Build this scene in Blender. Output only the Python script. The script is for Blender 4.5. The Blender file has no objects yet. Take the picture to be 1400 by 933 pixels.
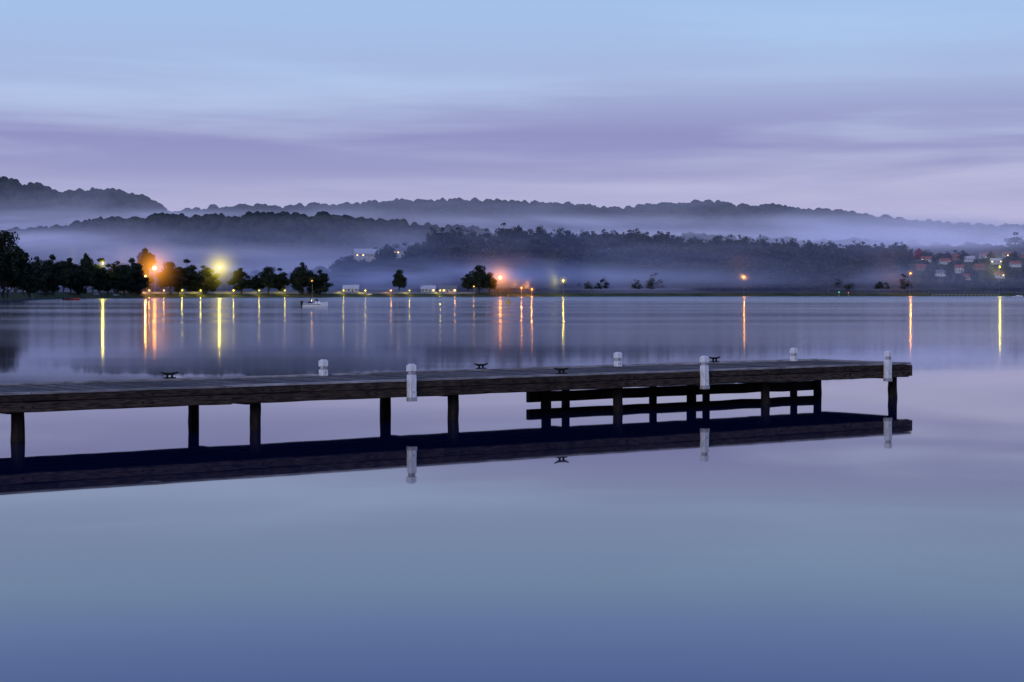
import bpy, bmesh, math, random
import numpy as np
from mathutils import Vector, Matrix
random.seed(7); rng=np.random.default_rng(7)
sc=bpy.context.scene
sc.view_settings.view_transform='Standard'
sc.view_settings.look='None'
sc.view_settings.exposure=0
sc.view_settings.gamma=1

def lin(r,g,b):
    f=lambda c:(c/255/12.92) if c/255<=0.04045 else ((c/255+0.055)/1.055)**2.4
    return (f(r),f(g),f(b),1.0)

# ---------------------------------------------------------------- survey helpers
# bearings / elevations measured in units of 1/K radian-tangent from the camera axis
K=2528.0; EYE=3.25
def px(b): return (b-700.0)/K
def at(b,d): return (px(b)*d, d)
def zrow(r,d): return EYE+(401.0-r)*d/K
SH_B=[-700,-200,0,50,200,450,800,1400,2100]
SH_D=[420,560,747,1027,1300,1450,1800,2040,2200]
def shore(b): return np.interp(b,SH_B,SH_D)
G4_B=[-700,0,430,470,500,560,600,700,800,900,1000,1100,1200,1300,1400,1550,2100]
G4_R=[396,396,392,372,358,351,347,340,342,346,352,357,359,356,350,346,346]
def ground_z(b,d):
    b=np.asarray(b,float); d=np.asarray(d,float)
    s=d-shore(b)
    bank=np.clip(s/35,0,1); bank=bank*bank*(3-2*bank)*3.6
    u=np.clip((s-60)/390,0,1); u=u*u*(3-2*u)
    crest=zrow(np.interp(b,G4_B,G4_R),shore(b)+450)
    z=bank+u*(crest-3.6)
    z=np.where(s<0,np.maximum(-3.0,s*0.12),z)
    back=np.clip((s-520)/500,0,1)
    z=z*(1-back)+back*8
    return z

# ---------------------------------------------------------------- materials
def new_mat(name):
    m=bpy.data.materials.new(name); m.use_nodes=True
    nt=m.node_tree; b=nt.nodes['Principled BSDF']
    return m,nt,b
def N(nt,t,**k):
    n=nt.nodes.new(t)
    for a,v in k.items(): setattr(n,a,v)
    return n
def mat_noise(name,c1,c2,scale=1.0,rough=0.8,stretch=(1,1,1),coord='Object',bump=0.0,detail=5,c3=None,spec=0.3):
    m,nt,b=new_mat(name)
    tc=N(nt,'ShaderNodeTexCoord'); mp=N(nt,'ShaderNodeMapping'); mp.inputs['Scale'].default_value=stretch
    nz=N(nt,'ShaderNodeTexNoise'); nz.inputs['Scale'].default_value=scale; nz.inputs['Detail'].default_value=detail
    r=N(nt,'ShaderNodeValToRGB'); r.color_ramp.elements[0].position=.32; r.color_ramp.elements[1].position=.68
    r.color_ramp.elements[0].color=(*c1,1); r.color_ramp.elements[1].color=(*c2,1)
    if c3:
        e=r.color_ramp.elements.new(.85); e.color=(*c3,1)
    nt.links.new(tc.outputs[coord],mp.inputs[0]); nt.links.new(mp.outputs[0],nz.inputs['Vector'])
    nt.links.new(nz.outputs[0],r.inputs[0]); nt.links.new(r.outputs[0],b.inputs['Base Color'])
    b.inputs['Roughness'].default_value=rough; b.inputs['Specular IOR Level'].default_value=spec
    if bump>0:
        bp=N(nt,'ShaderNodeBump'); bp.inputs['Strength'].default_value=bump; bp.inputs['Distance'].default_value=.02
        nt.links.new(nz.outputs[0],bp.inputs['Height']); nt.links.new(bp.outputs[0],b.inputs['Normal'])
    return m
def mat_emit(name,c,s):
    m,nt,b=new_mat(name)
    b.inputs['Base Color'].default_value=(*c,1)
    b.inputs['Emission Color'].default_value=(*c,1); b.inputs['Emission Strength'].default_value=s
    return m
def per_piece(m,lo,hi):
    nt=m.node_tree; b=nt.nodes['Principled BSDF']; l=b.inputs['Base Color'].links[0]; src=l.from_socket
    g=N(nt,'ShaderNodeNewGeometry'); mr=N(nt,'ShaderNodeMapRange'); mr.inputs[3].default_value=lo; mr.inputs[4].default_value=hi
    nt.links.new(g.outputs['Random Per Island'],mr.inputs[0])
    v=N(nt,'ShaderNodeVectorMath',operation='SCALE'); nt.links.new(src,v.inputs[0]); nt.links.new(mr.outputs[0],v.inputs['Scale'])
    nt.links.new(v.outputs[0],b.inputs['Base Color'])

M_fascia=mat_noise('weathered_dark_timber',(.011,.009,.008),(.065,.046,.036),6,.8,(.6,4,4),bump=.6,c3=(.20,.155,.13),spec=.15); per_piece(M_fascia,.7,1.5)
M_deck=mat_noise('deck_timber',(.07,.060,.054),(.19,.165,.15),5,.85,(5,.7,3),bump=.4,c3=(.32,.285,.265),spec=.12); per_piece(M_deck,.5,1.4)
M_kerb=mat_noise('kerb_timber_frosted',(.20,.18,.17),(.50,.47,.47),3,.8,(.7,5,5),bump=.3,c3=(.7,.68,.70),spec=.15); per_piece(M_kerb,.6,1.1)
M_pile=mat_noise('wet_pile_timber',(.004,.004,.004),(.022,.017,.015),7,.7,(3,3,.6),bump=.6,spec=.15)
M_white=mat_noise('white_paint_weathered',(.60,.60,.61),(.88,.88,.89),5,.55,(3,3,1),bump=.15)
M_stain=mat_noise('worn_paint',(.20,.19,.20),(.55,.54,.56),9,.7,(2,2,1),bump=.3)
M_iron=mat_noise('black_iron',(.008,.008,.009),(.02,.02,.02),20,.8,spec=.1)
M_bark=mat_noise('bark',(.05,.04,.035),(.10,.08,.07),1,.9)
def leafmat(name,a,b_,c,sc_=.35):
    return mat_noise(name,a,b_,sc_,.9,(1,1,1),detail=3,c3=c,spec=.1)
M_leaf=leafmat('foliage_dark',(.012,.020,.014),(.030,.045,.025),(.05,.065,.035))
M_leaf2=leafmat('foliage_woods',(.012,.024,.026),(.075,.085,.06),(.16,.12,.06),.055)
M_red=leafmat('foliage_red',(.22,.02,.03),(.45,.05,.07),(.5,.08,.09))
M_hill=mat_noise('forest_canopy',(.014,.028,.034),(.050,.068,.062),.03,.9,detail=8,c3=(.085,.10,.08),spec=.1)
M_ground=mat_noise('shore_grass',(.05,.07,.03),(.11,.12,.06),.05,.9,detail=8,c3=(.2,.18,.12),spec=.1)

# ---------------------------------------------------------------- mesh helpers
COL=sc.collection
def mesh_np(name,V,Q,mats,mi=None,smooth=False,obj=True):
    V=np.asarray(V,dtype=np.float32); Q=np.asarray(Q,dtype=np.int32)
    me=bpy.data.meshes.new(name)
    me.vertices.add(len(V)); me.vertices.foreach_set('co',V.ravel())
    me.loops.add(Q.size); me.loops.foreach_set('vertex_index',Q.ravel())
    me.polygons.add(len(Q)); me.polygons.foreach_set('loop_start',np.arange(0,Q.size,Q.shape[1],dtype=np.int32))
    for m in mats: me.materials.append(m)
    if mi is not None: me.polygons.foreach_set('material_index',np.asarray(mi,dtype=np.int32))
    if smooth: me.polygons.foreach_set('use_smooth',np.ones(len(Q),dtype=bool))
    me.update(calc_edges=True); me.validate()
    if not obj: return me
    ob=bpy.data.objects.new(name,me); COL.objects.link(ob); return ob
def empty(name,loc=(0,0,0),rz=0):
    e=bpy.data.objects.new(name,None); e.location=loc; e.rotation_euler=(0,0,rz); COL.objects.link(e); e.empty_display_size=.5; return e
class MB:
    def __init__(s): s.V=[];s.F=[];s.M=[]
    def add(s,vs,fs,m=0):
        o=len(s.V); s.V+= [tuple(v) for v in vs]; s.F+=[tuple(i+o for i in f) for f in fs]; s.M+=[m]*len(fs)
    def box(s,x0,x1,y0,y1,z0,z1,m=0,seg=1,jit=0.0,axis=0,ch=0.0):
        L=[(x0,x1),(y0,y1),(z0,z1)]
        a=axis; b=(axis+1)%3; c=(axis+2)%3
        b0,b1=L[b]; c0,c1=L[c]
        if ch>0: sec=[(b0+ch,c0),(b1-ch,c0),(b1,c0+ch),(b1,c1-ch),(b1-ch,c1),(b0+ch,c1),(b0,c1-ch),(b0,c0+ch)]
        else: sec=[(b0,c0),(b1,c0),(b1,c1),(b0,c1)]
        n=len(sec); vs=[];fs=[]
        for i in range(seg+1):
            t=L[a][0]+(L[a][1]-L[a][0])*i/seg
            jb=random.uniform(-jit,jit); jc=random.uniform(-jit,jit)
            for p in sec:
                v=[0,0,0]; v[a]=t; v[b]=p[0]+jb+random.uniform(-jit,jit)*.5; v[c]=p[1]+jc+random.uniform(-jit,jit)*.5; vs.append(v)
        for i in range(seg):
            for j in range(n):
                k=(j+1)%n; fs.append((i*n+j,i*n+k,(i+1)*n+k,(i+1)*n+j))
        fs.append(tuple(range(n-1,-1,-1))); fs.append(tuple(seg*n+j for j in range(n)))
        s.add(vs,fs,m)
    def cyl(s,p0,p1,r0,r1,n=10,m=0,seg=1,jit=0):
        p0=Vector(p0);p1=Vector(p1);d=(p1-p0).normalized()
        a=d.orthogonal().normalized(); b=d.cross(a); vs=[];fs=[]
        for i in range(seg+1):
            t=i/seg; r=r0+(r1-r0)*t; c=p0.lerp(p1,t)
            for j in range(n):
                w=2*math.pi*j/n; rr=r*(1+random.uniform(-jit,jit)); vs.append(c+a*math.cos(w)*rr+b*math.sin(w)*rr)
        for i in range(seg):
            for j in range(n):
                k=(j+1)%n; fs.append((i*n+j,i*n+k,(i+1)*n+k,(i+1)*n+j))
        fs.append(tuple(range(n-1,-1,-1))); fs.append(tuple(seg*n+j for j in range(n)))
        s.add(vs,fs,m)
    def obj(s,name,mats,par=None,loc=(0,0,0),rz=0,smooth=False):
        me=bpy.data.meshes.new(name); me.from_pydata([tuple(v) for v in s.V],[],s.F)
        for m in mats: me.materials.append(m)
        me.polygons.foreach_set('material_index',s.M)
        if smooth: me.polygons.foreach_set('use_smooth',[True]*len(s.F))
        bm=bmesh.new(); bm.from_mesh(me); bmesh.ops.recalc_face_normals(bm,faces=bm.faces); bm.to_mesh(me); bm.free()
        ob=bpy.data.objects.new(name,me); COL.objects.link(ob); ob.location=loc; ob.rotation_euler=(0,0,rz)
        if par: ob.parent=par
        return ob

# ================================================================ PIER
RZ=math.atan2(.5994,.8005); PO=(-11.05,39.9,0)
pier=empty('pier',PO,RZ)
S0,S1,W=-16.0,29.08,3.86
mb=MB(); s=S0
while s<S1-.1:
    w=random.choice([.19,.2,.21]); dz=random.uniform(-.007,.007)
    mb.box(s,min(S1-.01,s+w-.018),.06+random.uniform(-.01,.02),W-.06+random.uniform(-.02,.01),.985+dz,1.05+dz,axis=1,seg=3,jit=.002,ch=.006)
    s+=w
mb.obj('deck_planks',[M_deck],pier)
mb=MB()
for (y0,y1,side) in ((-.13,.015,0),(W-.015,W+.13,1)):
    s=S0
    while s<S1:
        L=min(random.uniform(4.6,6.2),S1-s)
        if S1-(s+L)<1.5: L=S1-s
        o=random.uniform(-.008,.008)
        mb.box(s,s+L-.012,y0+o,y1+o,.885+random.uniform(-.008,.008),1.035,seg=12,jit=.006,ch=.014)
        s+=L
    s=S0-2
    while s<S1:
        L=min(random.uniform(5.2,6.4),S1-s)
        if S1-(s+L)<1.5: L=S1-s
        o=random.uniform(-.012,.012)
        mb.box(s,s+L-.014,y0+.012+o,y1-.012+o,.665+random.uniform(-.016,.014),.876,seg=12,jit=.007,ch=.016)
        s+=L
mb.box(S1,S1+.14,-.12,W+.12,.69,1.03,axis=1,seg=6,jit=.004,ch=.012)
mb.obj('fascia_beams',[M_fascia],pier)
mb=MB()
for (y0,y1) in ((-.12,.04),(W-.04,W+.12)):
    s=S0
    while s<S1:
        L=min(random.uniform(3.6,5.4),S1+.1-s)
        if S1-(s+L)<1.2: L=S1+.1-s
        mb.box(s,s+L-.02,y0,y1,1.045,1.10+random.uniform(-.004,.008),seg=8,jit=.004,ch=.008)
        s+=L
mb.box(S1-.04,S1+.13,.1,W-.1,1.062,1.10,axis=1,seg=4,jit=.003,ch=.008)
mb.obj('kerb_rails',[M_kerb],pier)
BENTS=[-10.9,-5.15,.56,6.47,12.23,17.75,23.40,28.92]
mb=MB(); bolts=MB()
for b in BENTS:
    for w in (.42,3.62):
        r=random.uniform(.130,.150)
        mb.cyl((b+random.uniform(-.05,.05),w,-2.5),(b,w,.72),r*1.1,r,12,seg=14,jit=.07)
    mb.box(b-.14,b+.14,.62,W-.45,.58,.70,axis=1,seg=4,jit=.005,ch=.012)
for y in (.6,1.5,2.4,3.3):
    mb.box(S0,S1-.1,y-.08,y+.08,.71,.975,seg=14,jit=.004)
for (sx,w) in ((18.75,3.98),(22.15,3.98),(24.35,3.98),(28.2,3.98)):
    mb.cyl((sx,w,-2.5),(sx,w,.86),.135,.12,10,seg=8,jit=.06)
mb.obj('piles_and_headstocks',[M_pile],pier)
mb=MB()
mb.box(17.2,29.1,3.70,3.86,.10,.40,seg=14,jit=.012,ch=.02)
mb.obj('lower_walings',[M_pile],pier)
for b in BENTS+[3.4,9.4,15.0,20.6,26.3]:
    for z in (.78,.96):
        for ds in (-.12,.12):
            bolts.cyl((b+ds,-.155,z),(b+ds,-.12,z),.022,.02,8)
bolts.obj('bolt_heads',[M_iron],pier)

Mat=Matrix.Translation(PO)@Matrix.Rotation(RZ,4,'Z')
def bollard(s,w,front):
    mb=MB()
    z0=.56 if front else 1.06
    ztop=1.49
    a=.094
    mb.box(-a,a,-a,a,z0,1.22,0,axis=2,seg=4,jit=.004,ch=.016)
    if front:
        mb.box(-a-.010,a+.010,-a-.010,a,z0-.003,z0+.10,1,axis=2,ch=.01)
    mb.box(-.068,.078,-.072,.072,1.22,1.31,1,axis=2,ch=.02)
    mb.box(-a-.012,a+.004,-a,a,1.31,ztop-.035,0,axis=2,ch=.018)
    c=a-.01; t=.05
    mb.add([(-c,-c,ztop-.036),(c,-c,ztop-.036),(c,c,ztop-.036),(-c,c,ztop-.036),(-t,-t,ztop),(t,-t,ztop),(t,t,ztop),(-t,t,ztop)],
           [(0,1,5,4),(1,2,6,5),(2,3,7,6),(3,0,4,7),(4,5,6,7)],0)
    mb.cyl((0,-a-.02,.8 if front else 1.15),(0,-a+.02,.8 if front else 1.15),.02,.02,8,1)
    p=Mat@Vector((s,w,0))
    ob=mb.obj('mooring_bollard',[M_white,M_stain],None,p,RZ)
    ob.rotation_euler=(random.uniform(-.02,.02),random.uniform(-.015,.015),RZ+random.uniform(-.05,.05))
for s in (10.52,20.4,27.94): bollard(s,-.235,True)
for s in (10.34,20.56,27.95): bollard(s,3.72,False)
def cleat(s,w):
    mb=MB(); q=1.108
    mb.box(-.15,.15,-.06,.06,q,q+.025,ch=.006)
    mb.cyl((-.07,0,q+.02),(-.055,0,q+.10),.032,.026,8); mb.cyl((.07,0,q+.02),(.055,0,q+.10),.032,.026,8)
    mb.cyl((-.12,0,q+.11),(.12,0,q+.11),.03,.03,10)
    mb.cyl((.11,0,q+.11),(.24,0,q+.15),.03,.015,10); mb.cyl((-.11,0,q+.11),(-.24,0,q+.15),.03,.015,10)
    mb.obj('mooring_cleat',[M_iron],None,Mat@Vector((s,w,0)),RZ)
cleat(5.93,3.86);cleat(15.6,3.86);cleat(15.45,0);cleat(24.6,3.86)

# ================================================================ WATER
def make_water():
    m,nt,b=new_mat('lake_water')
    b.inputs['Base Color'].default_value=(.003,.008,.045,1)
    b.inputs['IOR'].default_value=1.43
    g=N(nt,'ShaderNodeNewGeometry'); sp=N(nt,'ShaderNodeSeparateXYZ'); nt.links.new(g.outputs['Position'],sp.inputs[0])
    mr=N(nt,'ShaderNodeMapRange',interpolation_type='SMOOTHSTEP')
    for i,v in ((1,62),(2,150),(3,.02),(4,.105)): mr.inputs[i].default_value=v
    nt.links.new(sp.outputs[1],mr.inputs[0])
    # far reach is ruffled by a light breeze
    fr=N(nt,'ShaderNodeMapRange',interpolation_type='SMOOTHSTEP')
    for i,v in ((1,500),(2,1300),(3,0),(4,.13)): fr.inputs[i].default_value=v
    nt.links.new(sp.outputs[1],fr.inputs[0])
    sm=N(nt,'ShaderNodeMath',operation='ADD'); nt.links.new(mr.outputs[0],sm.inputs[0]); nt.links.new(fr.outputs[0],sm.inputs[1])
    mp=N(nt,'ShaderNodeMapping'); mp.inputs['Scale'].default_value=(.005,.02,1)
    nt.links.new(g.outputs['Position'],mp.inputs[0])
    nz=N(nt,'ShaderNodeTexNoise'); nz.inputs['Scale'].default_value=1; nz.inputs['Detail'].default_value=4
    nt.links.new(mp.outputs[0],nz.inputs['Vector'])
    m2=N(nt,'ShaderNodeMapRange'); 
    for i,v in ((1,.35),(2,.65),(3,.75),(4,1.2)): m2.inputs[i].default_value=v
    nt.links.new(nz.outputs[0],m2.inputs[0])
    mu=N(nt,'ShaderNodeMath',operation='MULTIPLY'); nt.links.new(sm.outputs[0],mu.inputs[0]); nt.links.new(m2.outputs[0],mu.inputs[1])
    nt.links.new(mu.outputs[0],b.inputs['Roughness'])
    mp2=N(nt,'ShaderNodeMapping'); mp2.inputs['Scale'].default_value=(.012,.05,1); nt.links.new(g.outputs['Position'],mp2.inputs[0])
    n2=N(nt,'ShaderNodeTexNoise'); n2.inputs['Scale'].default_value=1; n2.inputs['Detail'].default_value=2.5; nt.links.new(mp2.outputs[0],n2.inputs['Vector'])
    bp=N(nt,'ShaderNodeBump'); bp.inputs['Strength'].default_value=1; bp.inputs['Distance'].default_value=.014
    nt.links.new(n2.outputs[0],bp.inputs['Height']); nt.links.new(bp.outputs[0],b.inputs['Normal'])
    V=[(-9000,-6000,0),(9000,-6000,0),(9000,2600,0),(-9000,2600,0)]
    mesh_np('lake_water',V,[[0,1,2,3]],[m])
make_water()

# ================================================================ GROUND
bs=np.linspace(-650,2050,500)
offs=np.concatenate([[-400,-60,-15],np.linspace(0,60,14),np.linspace(75,520,32),[600,800,1100,1600,2500,4000,7000,12000]])
B=np.repeat(bs[None,:],len(offs),0); D=shore(B)+offs[:,None]
Z=ground_z(B,D); Z=Z+np.where(offs[:,None]>3,rng.normal(0,.12,Z.shape),0)
V=np.stack([px(B)*D,D,Z],-1).reshape(-1,3)
def gridq(r,c):
    i=np.arange(r*c).reshape(r,c); return np.stack([i[:-1,:-1],i[:-1,1:],i[1:,1:],i[1:,:-1]],-1).reshape(-1,4)
mesh_np('ground',V,gridq(*B.shape),[M_ground],smooth=True)
mesh_np('lake_bed',[(-9000,-6000,-3.2),(9000,-6000,-3.2),(9000,14000,-3.2),(-9000,14000,-3.2)],[[0,1,2,3]],[M_ground])
M_conc=mat_noise('pale_concrete',(.32,.31,.29),(.48,.46,.43),.5,.9)
mb=MB(); prev=None
for b in np.linspace(190,650,60):
    d=float(shore(b))+24; x,y=at(b,d); z=float(ground_z(b,d)); cur=(x,y,z)
    if prev:
        (x0,y0,z0)=prev
        mb.add([(x0,y0,z0-1),(x,y,z-1),(x,y,z+1.5),(x0,y0,z0+1.5),(x0,y0+.5,z0-1),(x,y+.5,z-1),(x,y+.5,z+1.5),(x0,y0+.5,z0+1.5)],[(0,1,2,3),(3,2,6,7),(4,5,6,7)])
    prev=cur
mb.obj('added_lit_wall',[M_conc])  # pale wall added so the lamps show as a bright shore strip

# ================================================================ WOODED HILLS
def canopy(X,Y,cell,h):
    gx=np.floor(X/cell).astype(int); gy=np.floor(Y/cell).astype(int); out=np.zeros_like(X)
    def hsh(a,b,k):
        v=np.sin(a*127.1+b*311.7+k*74.7)*43758.5453; return v-np.floor(v)
    for i in (-1,0,1):
        for j in (-1,0,1):
            a=gx+i;b=gy+j
            cx=(a+hsh(a,b,1))*cell; cy=(b+hsh(a,b,2))*cell; hh=h*(.35+hsh(a,b,3)**1.5*1.0); rr=cell*(.55+.5*hsh(a,b,4))
            d2=((X-cx)**2+(Y-cy)**2)/rr**2
            out=np.maximum(out,hh*np.sqrt(np.clip(1-d2,0,1)))
    return out
def hill(D,pb,pr,b0,b1,depth,cell,h,nc=1300,nr=100,wob=60):
    bs=np.linspace(b0,b1,nc)
    v=np.concatenate([np.linspace(0,.35,12)[:-1]*1,np.linspace(.35,1,nr)])
    v=np.concatenate([v,[1.06,1.3]])
    B,Vv=np.meshgrid(bs,v)
    crestz=zrow(np.interp(B,pb,pr),D)-h*.75
    Dl=D+wob*np.sin(B/97.0)+wob*.5*np.sin(B/41.+1)
    Dm=Dl-depth*(1-Vv)
    X=px(B)*Dm; Y=Dm
    prof=np.clip(Vv,0,1); prof=np.sin(prof*math.pi/2)**1.1
    prof=np.where(Vv>1,1-(Vv-1)*2,prof)
    gul=1+.09*np.sin(B/33.+Vv*5)*(1-Vv)+.06*np.sin(B/14.+Vv*9)*(1-Vv)
    Zz=6+(crestz-6)*prof*gul+canopy(X,Y,cell,h)+canopy(X+500,Y+300,cell*.45,h*.3)
    V=np.stack([X,Y,Zz],-1).reshape(-1,3)
    return mesh_np('wooded_hill',V,gridq(*B.shape),[M_hill],smooth=True)
P2=[-300,230,300,400,480,560,650,760,860,950,1050,1115,1150,1250,1330,1400,1500,1900]
R2=[300,292,286,287,284,279,277,281,286,282,285,291,296,304,310,313,318,330]
hill(5000,P2,R2,-200,1750,700,22,17)
P1=[-500,-150,0,50,90,120,150,190,212,228,260,400]; R1=[235,240,247,257,266,265,264,271,277,292,312,360]
hill(4300,P1,R1,-350,400,600,22,19,nc=520)
P3=[-300,0,100,150,250,400,500,560,600,700,800,1000,1200,1500,1900]
R3=[340,322,312,303,299,301,306,311,316,322,326,333,338,345,350]
hill(3000,P3,R3,-300,1700,520,17,15)

# ================================================================ TREES
def make_tree(seed,nleaf=1500,ls=.035,aspect=.36,trunk=.25,nclump=12,csz=(.09,.17),ovoid=.35):
    r=np.random.default_rng(seed)
    V=[];Q=[];M=[]
    def tube(p0,p1,r0,r1,n=5):
        p0=Vector(p0);p1=Vector(p1); d=(p1-p0).normalized(); a=d.orthogonal().normalized(); b=d.cross(a); o=len(V)
        for p,rr in ((p0,r0),(p1,r1)):
            for j in range(n):
                w=2*math.pi*j/n; V.append(tuple(p+a*math.cos(w)*rr+b*math.sin(w)*rr))
        for j in range(n):
            k=(j+1)%n; Q.append((o+j,o+k,o+n+k,o+n+j)); M.append(0)
    lean=r.normal(0,.03,2)
    top=(lean[0],lean[1],trunk+.5*(1-trunk))
    mid=(lean[0]*.4,lean[1]*.4,max(trunk,.12))
    tube((0,0,-.05),mid,.024,.017,7); tube(mid,top,.017,.008,6)
    cz=(1+trunk)/2; hz=(1-trunk)/2
    C=[]
    for i in range(nclump):
        for _ in range(40):
            p=r.uniform(-1,1,3)
            if .25<np.linalg.norm(p)<.97: break
        shrink=1-ovoid*max(-.3,p[2])
        C.append((p[0]*aspect*.78*shrink,p[1]*aspect*.78*shrink,cz+p[2]*hz*.82,r.uniform(*csz)*(aspect/.36)**.5))
    C.append((lean[0]+r.normal(0,.03),lean[1],.93,.07))
    for c in C:
        t=r.uniform(.2,1); st=[mid[k]+(top[k]-mid[k])*t for k in range(3)]
        if c[2]<st[2]: st=[mid[k]*.9 for k in range(3)]
        tube(st,c[:3],.009,.003,4)
    V=np.array(V); 
    w=np.array([c[3]**2 for c in C]); w/=w.sum()
    ci=r.choice(len(C),nleaf,p=w); C=np.array(C)
    d=r.normal(size=(nleaf,3)); d/=np.linalg.norm(d,axis=1)[:,None]
    rad=r.uniform(.25,1.15,nleaf)**.6
    cen=C[ci,:3]+d*rad[:,None]*C[ci,3:4]*np.array([1,1,.9])
    cen[:,2]=np.maximum(cen[:,2],.01)
    # leaf sprays roughly face outwards from their clump
    a=np.cross(d,r.normal(size=(nleaf,3))); a/=np.linalg.norm(a,axis=1)[:,None]+1e-9
    b=np.cross(a,d+.45*r.normal(size=(nleaf,3))); b/=np.linalg.norm(b,axis=1)[:,None]+1e-9
    sz=(ls*r.uniform(.5,1.2,nleaf))[:,None]
    lv=np.stack([cen-a*sz,cen+b*sz*.7,cen+a*sz,cen-b*sz*.7],1).reshape(-1,3)
    lq=np.arange(nleaf*4).reshape(-1,4)+len(V)
    Vn=np.concatenate([V,lv]); Qn=np.concatenate([np.array(Q),lq]); Mn=np.array(M+[1]*nleaf)
    return Vn,Qn,Mn
near=[make_tree(11,5200,.026,.36,.0,38,(.07,.13)),make_tree(12,5200,.026,.32,.0,34,(.07,.12),.5),make_tree(13,5400,.026,.42,.0,42,(.07,.13)),make_tree(14,4600,.024,.27,.02,30,(.06,.11),.45),make_tree(15,5200,.026,.40,.0,38,(.07,.13),.3)]
near_me=[mesh_np('shore_tree',v,q,[M_bark,M_leaf],mi,obj=False) for v,q,mi in near]
tall=make_tree(21,2200,.028,.26,.38,14)
tall_me=mesh_np('tall_gum_tree',*tall[:2],[M_bark,M_leaf],tall[2],obj=False)
def put_tree(name,me,b,rowtop,width,doff):
    d=float(shore(b))+doff; z=float(ground_z(b,d)); x,y=at(b,d)
    H=zrow(rowtop,d)-z
    o=bpy.data.objects.new(name,me); COL.objects.link(o); o.location=(x,y,z-.1)
    wn=max(v.co.x for v in me.vertices)-min(v.co.x for v in me.vertices)
    sx=width/K*d/wn
    o.scale=(sx,sx,H); o.rotation_euler=(0,0,random.uniform(-.6,.6)+random.choice([0,math.pi]))
    return o
L=[(-60,318,60,25),(-25,326,54,40),(3,314,58,20),(32,344,38,22),(50,350,34,35),(72,347,38,22),(97,352,34,24),(118,354,30,30),(136,352,34,20),(160,356,32,30),(180,352,40,22),
   (197,364,22,34),(233,357,30,22),(256,354,34,26),(279,362,30,22),(266,374,26,34),(330,366,32,20),(366,364,30,22),(383,366,26,26),(413,358,30,22),(437,368,30,18),
   (20,346,34,34),(86,356,34,38),(148,360,30,20),(62,360,28,18),(108,362,30,17),(170,364,28,16),(126,362,28,40),(244,364,26,18),(424,372,26,24),(290,368,24,30),(352,376,22,34),(10,352,40,16),(40,360,36,15),(190,370,28,18)]
for i,(b,rt,w,do) in enumerate(L): put_tree('casuarina_tree',near_me[i%5],b,rt,w*1.2,do)
for b,rt,w in ((199,338,28),(118,345,20),(22,334,28)): put_tree('tall_gum_tree',tall_me,b,rt,w,58)
for b,rt,w,do in ((545,368,22,50),(655,362,34,20),(640,374,24,30),(668,372,22,26)): put_tree('broadleaf_tree',near_me[2],b,rt,w,do)

tpl=[make_tree(31+i,620,.042,a,.04,18,(.08,.14)) for i,a in enumerate((.40,.46,.34,.5,.42,.38))]
def stamp(name,items,mats,tpls=tpl):
    VV=[];QQ=[];MM=[];o=0
    for (x,y,z,sw,sh,rot,ti) in items:
        v,q,mi=tpls[ti]; c,s_=math.cos(rot),math.sin(rot)
        vv=np.empty_like(v); vv[:,0]=(v[:,0]*c-v[:,1]*s_)*sw+x; vv[:,1]=(v[:,0]*s_+v[:,1]*c)*sw+y; vv[:,2]=v[:,2]*sh+z
        VV.append(vv);QQ.append(q+o);MM.append(mi);o+=len(v)
    return mesh_np(name,np.concatenate(VV),np.concatenate(QQ),mats,np.concatenate(MM))
VILLAGE=((1258,300,14,1,.2,1,0,.2,'brick_house'),(1266,392,15,1,-.1,0,0,.3,'rendered_house'),(1285,250,15,1,-.1,2,1,.3,'weatherboard_house'),(1292,355,16,1,.15,0,0,.3,'rendered_house'),(1312,270,13,2,-.3,0,0,.3,'rendered_house'),
    (1306,420,15,1,.2,1,0,.2,'brick_house'),(1325,370,16,1,0,2,2,.3,'weatherboard_house'),(1338,290,14,1,.3,1,0,.2,'brick_house'),(1345,425,14,1,-.1,0,0,.3,'rendered_house'),(1362,330,17,1,-.15,0,2,.3,'rendered_house'),
    (1378,400,15,1,.1,2,0,.2,'weatherboard_house'),(1388,300,15,1,.1,2,0,.2,'weatherboard_house'),(1402,380,16,1,.2,1,1,.2,'brick_house'),(1425,330,15,1,0,0,0,.2,'rendered_house'),(1324,215,13,1,-.2,0,0,.4,'rendered_house'),(1366,225,13,1,.2,2,0,.3,'weatherboard_house'))
plots=[(v[0],v[1],8,-65) for v in VILLAGE]+[(500,425,16,-130),(548,415,11,-110)]
def near_plot(b,s):
    for (pb,ps,wd,fr) in plots:
        if abs(b-pb)<wd and fr<s-ps<10: return True
    return False
items=[]
def add_item(b,d,H,w=None,ti=None):
    x,y=at(b,d); z=float(ground_z(b,d)); w=w or H*random.uniform(1.0,1.5)
    items.append((x,y,z-.4,w,H,random.uniform(0,6.28),random.randrange(6) if ti is None else ti))
for _ in range(1550):
    b=random.uniform(455,1650); s=85+405*random.random()**.85
    if near_plot(b,s): continue
    if b>1240: H=random.uniform(8,15)
    elif b<600: H=random.uniform(9,18)
    else: H=random.uniform(12,30)
    add_item(b,float(shore(b))+s,H)
for _ in range(520):
    b=random.uniform(680,1420); H=random.uniform(9,24)*(1 if b<1240 else .6); add_item(b,float(shore(b))+random.uniform(32,130),H)
for _ in range(300):
    b=random.uniform(-200,680); add_item(b,float(shore(b))+random.uniform(80,420),random.uniform(9,19))
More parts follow.
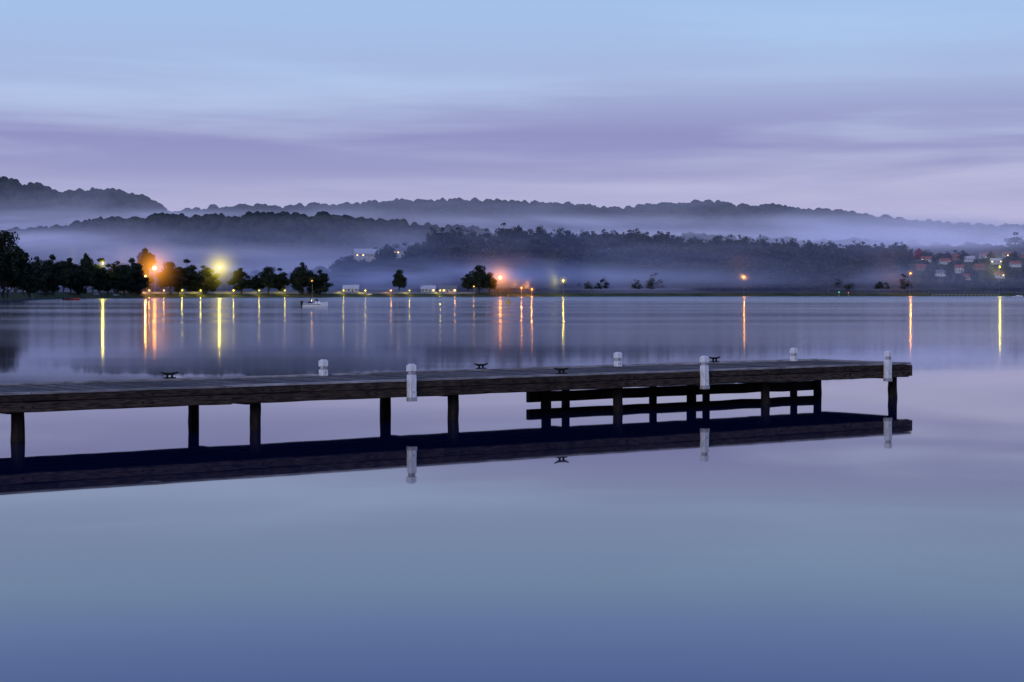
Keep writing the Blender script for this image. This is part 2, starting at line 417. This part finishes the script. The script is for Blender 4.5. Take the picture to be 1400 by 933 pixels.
for (b,rt,w) in ((590,309,28),(612,317,30),(640,322,26),(668,312,36),(690,304,48),(712,312,38),(745,322,24),(772,312,28),(800,324,26),(838,320,34),(858,313,48),(880,322,34),(918,321,42),(958,327,38),(975,324,38),
                 (1040,320,22),(1075,331,44),(1100,337,36),(1140,334,46),(1165,341,34),(1228,330,36),(1215,339,32),(1268,341,26),(1392,317,46),(1420,315,50),(1310,346,22),(1335,344,22)):
    d=float(shore(b))+(430 if b<1200 else 450); z=float(ground_z(b,d)); H=max(10,zrow(rt,d)-z)
    add_item(b,d,H,w/K*d*1.25)
stamp('woodland_trees',items,[M_bark,M_leaf2])
for b,rt,w,do in ((1359,339,26,430),(1246,348,14,400),(1256,339,22,430)):
    d=float(shore(b))+do; z=float(ground_z(b,d)); x,y=at(b,d)
    v,q,mi=make_tree(90+b,900,.05,.42,.12,14)
    o=mesh_np('red_autumn_tree',v,q,[M_bark,M_red],mi); o.location=(x,y,z-.2); o.scale=(w/K*d*1.1,w/K*d*1.1,max(9,zrow(rt,d)-z))
def crest(name,D,pb,pr,b0,b1,n,H0,H1):
    it=[]
    for _ in range(n):
        b=random.uniform(b0,b1); d=D+60*math.sin(b/97.)+30*math.sin(b/41.+1)-random.uniform(0,40)
        x,y=at(b,d); H=random.uniform(H0,H1); zt=zrow(float(np.interp(b,pb,pr))-1,d)+random.uniform(-5,4)
        it.append((x,y,zt-H,H*random.uniform(1,1.6),H,random.uniform(0,6.28),random.randrange(6)))
    stamp(name,it,[M_bark,M_leaf2],tplfar)
tplfar=[make_tree(61+i,200,.075,a,.1,10) for i,a in enumerate((.40,.46,.34,.5,.42,.38))]
crest('ridge_trees',5000,P2,R2,232,1300,260,16,30)
crest('ridge_trees',4300,P1,R1,-150,226,90,16,32)
crest('ridge_trees',3000,P3,R3,0,700,190,13,25)

# ================================================================ MIST BANKS
def mist_mat(name,col,em,sc_=(.0030,.0016,.014),lo=.40,hi=1.55):
    m=bpy.data.materials.new(name); m.use_nodes=True; nt=m.node_tree; nt.nodes.clear()
    out=N(nt,'ShaderNodeOutputMaterial'); mix=N(nt,'ShaderNodeMixShader'); tr=N(nt,'ShaderNodeBsdfTransparent')
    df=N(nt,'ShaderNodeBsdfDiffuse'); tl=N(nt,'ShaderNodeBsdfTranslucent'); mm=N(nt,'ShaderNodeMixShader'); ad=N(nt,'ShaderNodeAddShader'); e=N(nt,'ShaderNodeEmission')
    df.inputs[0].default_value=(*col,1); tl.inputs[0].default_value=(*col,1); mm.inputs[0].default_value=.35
    e.inputs[0].default_value=(*em,1); e.inputs[1].default_value=1  # mist emits a little itself, in place of multiply scattered sky light
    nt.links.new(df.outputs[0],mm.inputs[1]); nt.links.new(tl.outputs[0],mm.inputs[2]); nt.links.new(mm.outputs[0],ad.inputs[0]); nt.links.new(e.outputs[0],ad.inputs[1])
    at_=N(nt,'ShaderNodeAttribute',attribute_name='mist_amount')
    g=N(nt,'ShaderNodeNewGeometry'); mp=N(nt,'ShaderNodeMapping'); mp.inputs['Scale'].default_value=sc_
    nz=N(nt,'ShaderNodeTexNoise'); nz.inputs['Scale'].default_value=1; nz.inputs['Detail'].default_value=6; nz.inputs['Distortion'].default_value=.6
    nt.links.new(g.outputs['Position'],mp.inputs[0]); nt.links.new(mp.outputs[0],nz.inputs['Vector'])
    mr=N(nt,'ShaderNodeMapRange')
    for i,v in ((1,.3),(2,.7),(3,lo),(4,hi)): mr.inputs[i].default_value=v
    nt.links.new(nz.outputs[0],mr.inputs[0])
    mu=N(nt,'ShaderNodeMath',operation='MULTIPLY',use_clamp=True); nt.links.new(at_.outputs['Fac'],mu.inputs[0]); nt.links.new(mr.outputs[0],mu.inputs[1])
    nt.links.new(mu.outputs[0],mix.inputs[0]); nt.links.new(tr.outputs[0],mix.inputs[1]); nt.links.new(ad.outputs[0],mix.inputs[2]); nt.links.new(mix.outputs[0],out.inputs[0])
    return m
def mist(Dfun,rtop,blobs,base,mat,b0=-350,b1=1750,thin=None):
    bs=np.linspace(b0,b1,260); rs=np.linspace(rtop,404,70)
    B,R=np.meshgrid(bs,rs); D=Dfun(B)+12*np.sin(B/60.)*(R<395)+4*np.sin(R/7.)
    X=px(B)*D; Z=zrow(R,D)
    den=np.interp(R,[p[0] for p in base],[p[1] for p in base])
    if thin: den=den*np.interp(B,thin[0],thin[1])
    for (x0,y0,sx,sy,a) in blobs: den=1-(1-den)*(1-a*np.exp(-((B-x0)/sx)**2-((R-y0)/sy)**2))
    den*=np.clip((R-rtop)/12,0,1)
    o=mesh_np('mist_bank',np.stack([X,D,Z],-1).reshape(-1,3),gridq(*B.shape),[mat],smooth=True)
    a=o.data.attributes.new('mist_amount','FLOAT','POINT'); a.data.foreach_set('value',den.ravel().astype(np.float32))
    return o
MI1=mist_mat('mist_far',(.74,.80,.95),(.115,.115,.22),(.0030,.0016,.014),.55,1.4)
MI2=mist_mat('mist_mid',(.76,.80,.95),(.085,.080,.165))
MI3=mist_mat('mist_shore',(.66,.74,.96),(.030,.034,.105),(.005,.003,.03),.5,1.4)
mist(lambda B:3700+0*B,232,[(40,308,170,18,.8),(330,293,160,6,.35),(850,304,280,8,.55),(1270,318,230,18,.8)],[(235,0),(262,.18),(285,.26),(310,.40),(335,.8),(404,.9)],MI1)
mist(lambda B:2440+0*B,285,[(10,328,150,15,.9),(250,350,170,12,.6),(420,368,180,18,.6),(1230,331,200,9,.6),(900,318,150,7,.25)],[(290,0),(305,.15),(340,.2),(404,.5)],MI2)
mist(lambda B:shore(B)+np.interp(B,[640,720],[68,24]),296,[(480,382,130,20,.70),(760,376,150,15,.42),(330,378,120,18,.5),(1080,382,160,10,.2)],[(296,0),(325,.18),(350,.24),(385,.30),(404,.24)],MI3,thin=([0,1200,1260,1700],[1,1,.6,.6]))

# ================================================================ LAMPS
ORANGE=(1,.34,.04); YG=(1,.80,.08); WARM=(1,.50,.11)
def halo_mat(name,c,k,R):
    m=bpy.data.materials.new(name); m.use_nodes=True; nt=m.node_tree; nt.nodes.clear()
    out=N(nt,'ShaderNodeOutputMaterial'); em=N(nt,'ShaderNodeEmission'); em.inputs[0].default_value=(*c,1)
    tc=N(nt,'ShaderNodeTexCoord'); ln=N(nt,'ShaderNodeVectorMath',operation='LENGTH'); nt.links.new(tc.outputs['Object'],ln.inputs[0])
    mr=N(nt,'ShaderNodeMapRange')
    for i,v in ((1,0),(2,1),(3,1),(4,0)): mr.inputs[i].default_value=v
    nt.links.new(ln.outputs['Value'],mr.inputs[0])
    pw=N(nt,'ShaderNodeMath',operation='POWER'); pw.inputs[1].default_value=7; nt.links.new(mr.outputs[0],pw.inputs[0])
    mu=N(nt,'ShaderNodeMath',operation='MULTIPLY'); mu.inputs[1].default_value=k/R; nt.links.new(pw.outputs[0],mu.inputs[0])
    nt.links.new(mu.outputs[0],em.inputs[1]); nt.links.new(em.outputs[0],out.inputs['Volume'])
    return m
M_pole=mat_noise('galvanised_pole',(.2,.2,.21),(.3,.3,.31),2,.5)
def ico(name,r,mat,par,loc,sub=2):
    bm=bmesh.new(); bmesh.ops.create_icosphere(bm,subdivisions=sub,radius=1); me=bpy.data.meshes.new(name); bm.to_mesh(me); bm.free()
    me.materials.append(mat); o=bpy.data.objects.new(name,me); COL.objects.link(o); o.scale=(r,r,r); o.location=loc; o.parent=par; return o
def lamp(b,row,doff,c,P,es,halo=0,hk=0,br=.35):
    d=float(shore(b))+doff; x,y=at(b,d); z=float(ground_z(b,d)); H=zrow(row,d)-z
    e=empty('street_or_fill_lamp',(x,y,z))
    mb=MB(); mb.cyl((0,0,-.3),(0,0,H),.14,.08,8); mb.cyl((0,0,H),(0,-2.0,H+.35),.07,.05,6); mb.box(-.22,.22,-2.8,-1.9,H+.28,H+.45,ch=.04)
    mb.obj('pole_and_arm',[M_pole],e)
    ico('lamp_globe',br,mat_emit('lamp_glow',c,es),e,(0,-2.4,H+.1))
    li=bpy.data.lights.new('lamp_light','POINT'); li.energy=P; li.color=c; li.shadow_soft_size=.4
    lo=bpy.data.objects.new('lamp_light',li); COL.objects.link(lo); lo.parent=e; lo.location=(0,-3.3,H-.2)
    if halo: ico('emissive_halo',halo,halo_mat('emissive_halo',c,hk,halo),e,(0,-2.4,H+.1),3)  # self-glowing volume stands in for lamp light scattered by fog
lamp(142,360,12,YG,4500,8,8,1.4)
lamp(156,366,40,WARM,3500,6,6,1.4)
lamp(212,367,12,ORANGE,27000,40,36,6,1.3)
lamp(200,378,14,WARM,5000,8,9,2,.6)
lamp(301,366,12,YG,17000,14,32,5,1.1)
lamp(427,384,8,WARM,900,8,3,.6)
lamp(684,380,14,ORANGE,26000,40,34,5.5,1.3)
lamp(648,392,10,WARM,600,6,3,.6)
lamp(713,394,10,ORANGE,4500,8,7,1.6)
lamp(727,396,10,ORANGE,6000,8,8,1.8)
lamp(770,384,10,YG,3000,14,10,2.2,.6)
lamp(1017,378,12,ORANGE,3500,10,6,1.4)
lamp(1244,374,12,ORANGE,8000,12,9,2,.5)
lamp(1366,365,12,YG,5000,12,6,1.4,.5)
for b,c in ((602,YG),(622,WARM),(470,YG),(560,YG),(535,WARM),(500,YG),(355,YG),(250,YG),(225,WARM),(390,YG),(320,YG),(275,YG),(205,WARM)): lamp(b,397.5,19,c,900,7,4,1)  # low lamps, mostly added to brighten the shore strip

# ================================================================ HOUSES
M_roofs=[mat_noise('roof_tiles_%s'%n,a,b_,.8,.8,(1,4,4)) for n,a,b_ in (('terracotta',(.30,.075,.05),(.42,.12,.08)),('grey',(.16,.16,.18),(.25,.25,.27)),('pale',(.50,.50,.53),(.62,.62,.65)))]
M_walls=[mat_noise('wall_render',(.42,.40,.37),(.55,.52,.48),.6),mat_noise('wall_brick',(.22,.12,.09),(.33,.19,.14),.8),mat_noise('wall_weatherboard',(.45,.47,.50),(.58,.59,.61),.5,stretch=(1,1,6)),mat_noise('wall_white',(.72,.72,.72),(.8,.8,.8),.5)]
M_trim=mat_noise('white_trim',(.7,.7,.7),(.8,.8,.8),1)
M_glass=mat_noise('window_glass',(.03,.035,.05),(.06,.07,.09),1,.1)
M_winlit=mat_emit('lit_window',(1,.6,.22),3)
M_door=mat_noise('door_paint',(.1,.06,.05),(.14,.09,.07),1)
def house(b,d,w=14,dep=9,h=3.2,storeys=1,rz=0,wi=0,ri=0,lit=.2,name='brick_house',lift=0):
    x,y=at(b,d); z=float(ground_z(b,d))+lift
    e=empty(name,(x,y,z),rz); H=h*storeys
    m=MB(); m.box(-w/2,w/2,-dep/2,dep/2,-3-lift,H)
    rh=dep*.36; gh=rh-.3
    m.add([(-w/2,-dep/2,H),(-w/2,dep/2,H),(-w/2,0,H+gh)],[(0,1,2)]); m.add([(w/2,-dep/2,H),(w/2,dep/2,H),(w/2,0,H+gh)],[(0,1,2)])
    m.obj('walls',[M_walls[wi]],e)
    m=MB(); o=.6
    for sgn in (-1,1):
        y0=sgn*(dep/2+o); zz=H-.25
        m.add([(-w/2-o,y0,zz),(w/2+o,y0,zz),(w/2+o,0,H+rh),(-w/2-o,0,H+rh),(-w/2-o,y0,zz+.2),(w/2+o,y0,zz+.2),(w/2+o,0,H+rh+.2),(-w/2-o,0,H+rh+.2)],
              [(0,1,2,3),(4,5,6,7),(0,1,5,4),(1,2,6,5),(0,3,7,4)])
    m.box(w*.2,w*.2+.8,.3,1.1,H+.5,H+rh+1)
    m.obj('roof',[M_roofs[ri]],e)
    win=MB(); lw=MB(); fr=MB(); nw=max(3,int(w/3)); door=MB()
    for s_ in range(storeys):
        for i in range(nw):
            cx=-w/2+w*(i+.5)/nw; zb=s_*h+.9
            if s_==0 and i==nw//2:
                door.box(cx-.5,cx+.5,-dep/2-.06,-dep/2,0,2.1); continue
            fr.box(cx-.85,cx+.85,-dep/2-.05,-dep/2,zb-.1,zb+1.5)
            (lw if random.random()<lit else win).box(cx-.75,cx+.75,-dep/2-.09,-dep/2-.045,zb,zb+1.4)
    for s_ in range(storeys):
        for sg in (-1,1):
            fr.box(min(sg*w/2,sg*(w/2+.05)),max(sg*w/2,sg*(w/2+.05)),-1,1,s_*h+.8,s_*h+2.3)
            win.box(min(sg*(w/2+.045),sg*(w/2+.09)),max(sg*(w/2+.045),sg*(w/2+.09)),-.9,.9,s_*h+.9,s_*h+2.2)
    fr.obj('window_frames',[M_trim],e); win.obj('windows',[M_glass],e); door.obj('door',[M_door],e)
    if lw.V: lw.obj('lit_windows',[M_winlit],e)
def hd(b,off): return float(shore(b))+off
house(500,hd(500,425),25,14,3.2,1,.35,0,2,.1,'white_house',5)
house(548,hd(548,415),13,9,3.0,1,-.2,2,1,.6,'rendered_house',4)
for b,off,w,st,rz,wi,ri,lit,nm in VILLAGE: house(b,hd(b,off),w*.85,8,2.8,st,rz,wi,ri,lit,nm,1.5)
for b,off,w,st,rz,wi,ri,lit,nm in ((612,52,18,1,0,0,1,.5,'rendered_house'),(585,58,14,1,.1,2,2,.3,'weatherboard_house'),(480,60,14,1,0,2,2,.2,'weatherboard_house')): house(b,hd(b,off),w*.9,8,2.9,st,rz,wi,ri,lit,nm,.5)

# ================================================================ CARS, BOATS, MARKERS
M_car=[mat_noise('car_paint_white',(.7,.7,.72),(.75,.75,.77),1,.3),mat_noise('car_paint_red',(.4,.03,.03),(.45,.04,.04),1,.3),mat_noise('car_paint_silver',(.45,.45,.48),(.5,.5,.52),1,.3)]
M_tyre=mat_noise('tyre_rubber',(.015,.015,.015),(.03,.03,.03),5)
def car(b,off,ci,rz):
    d=hd(b,off); x,y=at(b,d); z=float(ground_z(b,d)); e=empty('parked_car',(x,y,z),rz)
    prof=[(-2.15,.35),(-2.2,.75),(-2.0,.95),(-1.5,1.0),(-.95,1.42),(.55,1.45),(1.15,1.0),(2.0,.85),(2.2,.6),(2.15,.35)]
    m=MB(); n=len(prof); vs=[]
    for yy,k in ((-.85,1),(.85,1)):
        for (a,h) in prof: vs.append((a,yy*(.82 if h>1.1 else 1),h))
    m.add(vs,[tuple(range(n)),tuple(range(2*n-1,n-1,-1))]+[(i,(i+1)%n,n+(i+1)%n,n+i) for i in range(n)]); m.obj('body',[M_car[ci]],e)
    m=MB()
    for yy in (-.80,.80): m.add([(-1.35,yy*1.07,1.0),(1.0,yy*1.07,1.0),(.5,yy*.93,1.38),(-.9,yy*.93,1.36)],[(0,1,2,3)])
    m.obj('side_windows',[M_glass],e)
    m=MB()
    for xx in (-1.35,1.35):
        for yy in (-.8,.8): m.cyl((xx,yy-.1,.33),(xx,yy+.1,.33),.33,.33,14)
    m.obj('wheels',[M_tyre],e)
car(158,14,0,.1); car(131,18,2,-.1); car(345,18,2,0.05); car(505,16,0,.1)
M_hull=mat_noise('boat_gelcoat',(.80,.81,.82),(.87,.87,.88),1,.3)
M_hullr=mat_noise('boat_red',(.5,.05,.03),(.6,.08,.05),1,.3)
M_stripe=mat_noise('boat_stripe',(.03,.04,.1),(.05,.06,.13),1,.8)
def boat(b,d,L=5.4,rz=0,hm=None,name='moored_motorboat',sc_=1.0,cabin=True):
    x,y=at(b,d); e=empty(name,(x,y,0),rz); e.scale=(sc_,sc_,sc_); hm=hm or M_hull
    secs=[]; n=9
    m=MB()
    for i in range(n):
        t=i/(n-1); xx=-L/2+L*t; wd=.2*L*(1-max(0,t-.45)**2*3.1); wd=max(wd,.02); sh=.72+.4*t*t; kz=-.25+.45*max(0,t-.7)*2
        secs.append([(xx,-wd,sh),(xx,-wd*.9,.05),(xx,0,kz),(xx,wd*.9,.05),(xx,wd,sh),(xx,wd*.85,sh-.02),(xx,0,sh-.02+(.1 if t>.5 else -.0)),(xx,-wd*.85,sh-.02)])
    vs=[v for s_ in secs for v in s_]; fs=[]
    for i in range(n-1):
        for j in range(8):
            k=(j+1)%8; fs.append((i*8+j,i*8+k,(i+1)*8+k,(i+1)*8+j))
    fs+= [tuple(range(8)),tuple((n-1)*8+j for j in range(8))]
    m.add(vs,fs); m.obj('hull',[hm],e)
    m=MB(); m.box(-L/2,L*.2,-.2*L-.02,-.2*L+.06,.50,.60); m.obj('rubbing_strake',[M_stripe],e)
    if cabin:
        m=MB(); m.add([(-.02*L,-.75,.75),(-.02*L,.75,.75),(.26*L,.5,.85),(.26*L,-.5,.85),(.0,-.68,1.35),(.0,.68,1.35),(.16*L,.5,1.35),(.16*L,-.5,1.35)],[(0,1,5,4),(1,2,6,5),(2,3,7,6),(3,0,4,7),(4,5,6,7)])
        m.obj('cuddy_cabin',[hm],e)
        m=MB(); m.add([(.0,-.70,1.36),(.0,.70,1.36),(.14*L,.5,1.36),(.14*L,-.5,1.36),(-.04*L,-.62,1.75),(-.04*L,.62,1.75),(.08*L,.42,1.75),(.08*L,-.42,1.75)],[(0,1,5,4),(1,2,6,5),(2,3,7,6),(3,0,4,7)])
        m.obj('windscreen',[M_glass],e)
        m=MB(); m.box(-.2*L,.09*L,-.8,.8,2.12,2.30,ch=.03)
        for a in (-.19*L,.08*L):
            for c in (-.75,.75): m.cyl((a,c,.7),(a,c,2.13),.06,.06,6)
        m.obj('bimini_canopy',[M_stripe],e)
    m=MB(); m.box(-L/2-.45,-L/2+.05,-.2,.2,.35,1.45,ch=.05); m.cyl((-L/2-.2,0,-.4),(-L/2-.2,0,.4),.08,.1,8); m.obj('outboard_motor',[M_iron],e)
    m=MB(); m.box(-.3*L,-.1*L,-.6,.6,.68,1.2,ch=.05); m.obj('seats',[M_stripe],e)
boat(431,440,6.0,.12,None,'moored_motorboat',1.0)
boat(98,830,7.5,.0,M_hullr,'moored_red_boat',1,False)
boat(1390,1500,8,.1,None,'moored_motorboat',1.2)
M_yel=mat_noise('marker_yellow',(.6,.4,.03),(.7,.5,.05),1,.5); M_grn=mat_emit('green_beacon_light',(.1,.9,.4),2.5); M_redl=mat_emit('red_beacon_light',(1,.12,.08),2.5)
def marker(b,d,mat,name,h=2.6,lm=None):
    x,y=at(b,d); e=empty(name,(x,y,0)); m=MB(); m.cyl((0,0,-.4),(0,0,.55),.6,.6,14); m.cyl((0,0,.55),(0,0,h-.5),.45,.12,10); m.cyl((0,0,h-.5),(0,0,h-.2),.08,.08,8)
    m.cyl((-.35,0,h-.05),(.35,0,h+.45),.07,.07,6); m.cyl((.35,0,h-.05),(-.35,0,h+.45),.07,.07,6); m.obj('buoy_body',[mat],e)
    if lm: ico('beacon_light',.3,lm,e,(0,0,h+.5))
marker(695,560,M_yel,'yellow_marker_buoy',2.4)
marker(1147,1350,M_pole,'channel_marker',3.4,M_grn); marker(1160,1400,M_pole,'channel_marker',3.0,M_redl)
def jetty(b,d,L):
    x,y=at(b,d); e=empty('timber_jetty',(x,y,0),.05); m=MB(); m.box(-L/2,L/2,-1,1,1.3,1.5)
    n=int(L/4)
    for i in range(n+1):
        for yy in (-.8,.8): m.cyl((-L/2+L*i/n,yy,-2),(-L/2+L*i/n,yy,2.1),.15,.15,6)
    m.box(-L/2,L/2,-.95,-.88,2.0,2.1); m.obj('deck_and_piles',[M_conc],e)
jetty(1320,1930,70)

# ================================================================ SKY + SUN
w=bpy.data.worlds.new('World'); sc.world=w; w.use_nodes=True; nt=w.node_tree; nt.nodes.clear()
out=N(nt,'ShaderNodeOutputWorld'); bg=N(nt,'ShaderNodeBackground'); nt.links.new(bg.outputs[0],out.inputs[0])
tc=N(nt,'ShaderNodeTexCoord'); sp=N(nt,'ShaderNodeSeparateXYZ'); nt.links.new(tc.outputs['Generated'],sp.inputs[0])
def ramp(stops,interp='EASE'):
    r=N(nt,'ShaderNodeValToRGB'); cr=r.color_ramp; cr.interpolation=interp
    while len(cr.elements)>1: cr.elements.remove(cr.elements[-1])
    cr.elements[0].position=stops[0][0]; cr.elements[0].color=stops[0][1]
    for p,c in stops[1:]: e=cr.elements.new(p); e.color=c
    return r
mr=N(nt,'ShaderNodeMapRange'); 
for i,v in ((1,0),(2,.5),(3,0),(4,1)): mr.inputs[i].default_value=v
nt.links.new(sp.outputs[2],mr.inputs[0])
R=ramp([(0,lin(188,184,215)),(.08,lin(199,193,220)),(.13,lin(187,190,223)),(.19,lin(176,192,229)),(.26,lin(169,195,234)),(.31,lin(163,195,236)),(.36,lin(148,178,241)),(.43,lin(128,160,239)),(.6,lin(110,144,223)),(1,lin(66,100,175))],'LINEAR')
nt.links.new(mr.outputs[0],R.inputs[0])
g=lambda v:(v,v,v,1)
Bd=ramp([(0,g(.10)),(.06,g(.10)),(.10,g(.35)),(.135,g(.85)),(.17,g(1)),(.195,g(.7)),(.23,g(.3)),(.3,g(.12)),(.36,g(.05)),(.6,g(.1))],'LINEAR'); nt.links.new(mr.outputs[0],Bd.inputs[0])
mp=N(nt,'ShaderNodeMapping'); mp.inputs['Scale'].default_value=(3.2,3.2,42); mp.inputs['Rotation'].default_value=(0,.012,0); nt.links.new(tc.outputs['Generated'],mp.inputs[0])
nz=N(nt,'ShaderNodeTexNoise'); nz.inputs['Scale'].default_value=1; nz.inputs['Detail'].default_value=6; nz.inputs['Roughness'].default_value=.5; nz.inputs['Distortion'].default_value=.3; nt.links.new(mp.outputs[0],nz.inputs['Vector'])
m2=N(nt,'ShaderNodeMapRange',interpolation_type='SMOOTHSTEP')
for i,v in ((1,.27),(2,.60),(3,0),(4,1)): m2.inputs[i].default_value=v
nt.links.new(nz.outputs[0],m2.inputs[0])
mu=N(nt,'ShaderNodeMath',operation='MULTIPLY',use_clamp=True); nt.links.new(m2.outputs[0],mu.inputs[0]); nt.links.new(Bd.outputs[0],mu.inputs[1])
mx=N(nt,'ShaderNodeMix',data_type='RGBA'); nt.links.new(mu.outputs[0],mx.inputs[0]); nt.links.new(R.outputs[0],mx.inputs[6]); mx.inputs[7].default_value=lin(141,144,194)
sky=N(nt,'ShaderNodeTexSky',sky_type='NISHITA'); sky.sun_disc=False; sky.sun_elevation=math.radians(1); sky.sun_rotation=math.radians(200)
ms=N(nt,'ShaderNodeMix',data_type='RGBA',blend_type='ADD'); ms.inputs[0].default_value=.01
nt.links.new(mx.outputs[2],ms.inputs[6]); nt.links.new(sky.outputs[0],ms.inputs[7])
nt.links.new(ms.outputs[2],bg.inputs[0]); bg.inputs[1].default_value=1.0

su=bpy.data.lights.new('sun','SUN'); su.energy=.9; su.angle=math.radians(25); su.color=(1,.93,.96)
so=bpy.data.objects.new('sun',su); COL.objects.link(so)
dirv=Vector((.35,1,-.40)).normalized(); so.rotation_euler=dirv.to_track_quat('-Z','Y').to_euler()

# ================================================================ CAMERA
cam=bpy.data.cameras.new('camera'); co=bpy.data.objects.new('camera',cam); COL.objects.link(co)
co.location=(0,0,EYE); co.rotation_euler=(math.pi/2,0,0)
cam.sensor_width=36; cam.lens=36*K/1400; cam.shift_y=-65.5/1400; cam.clip_start=.5; cam.clip_end=30000
sc.camera=co
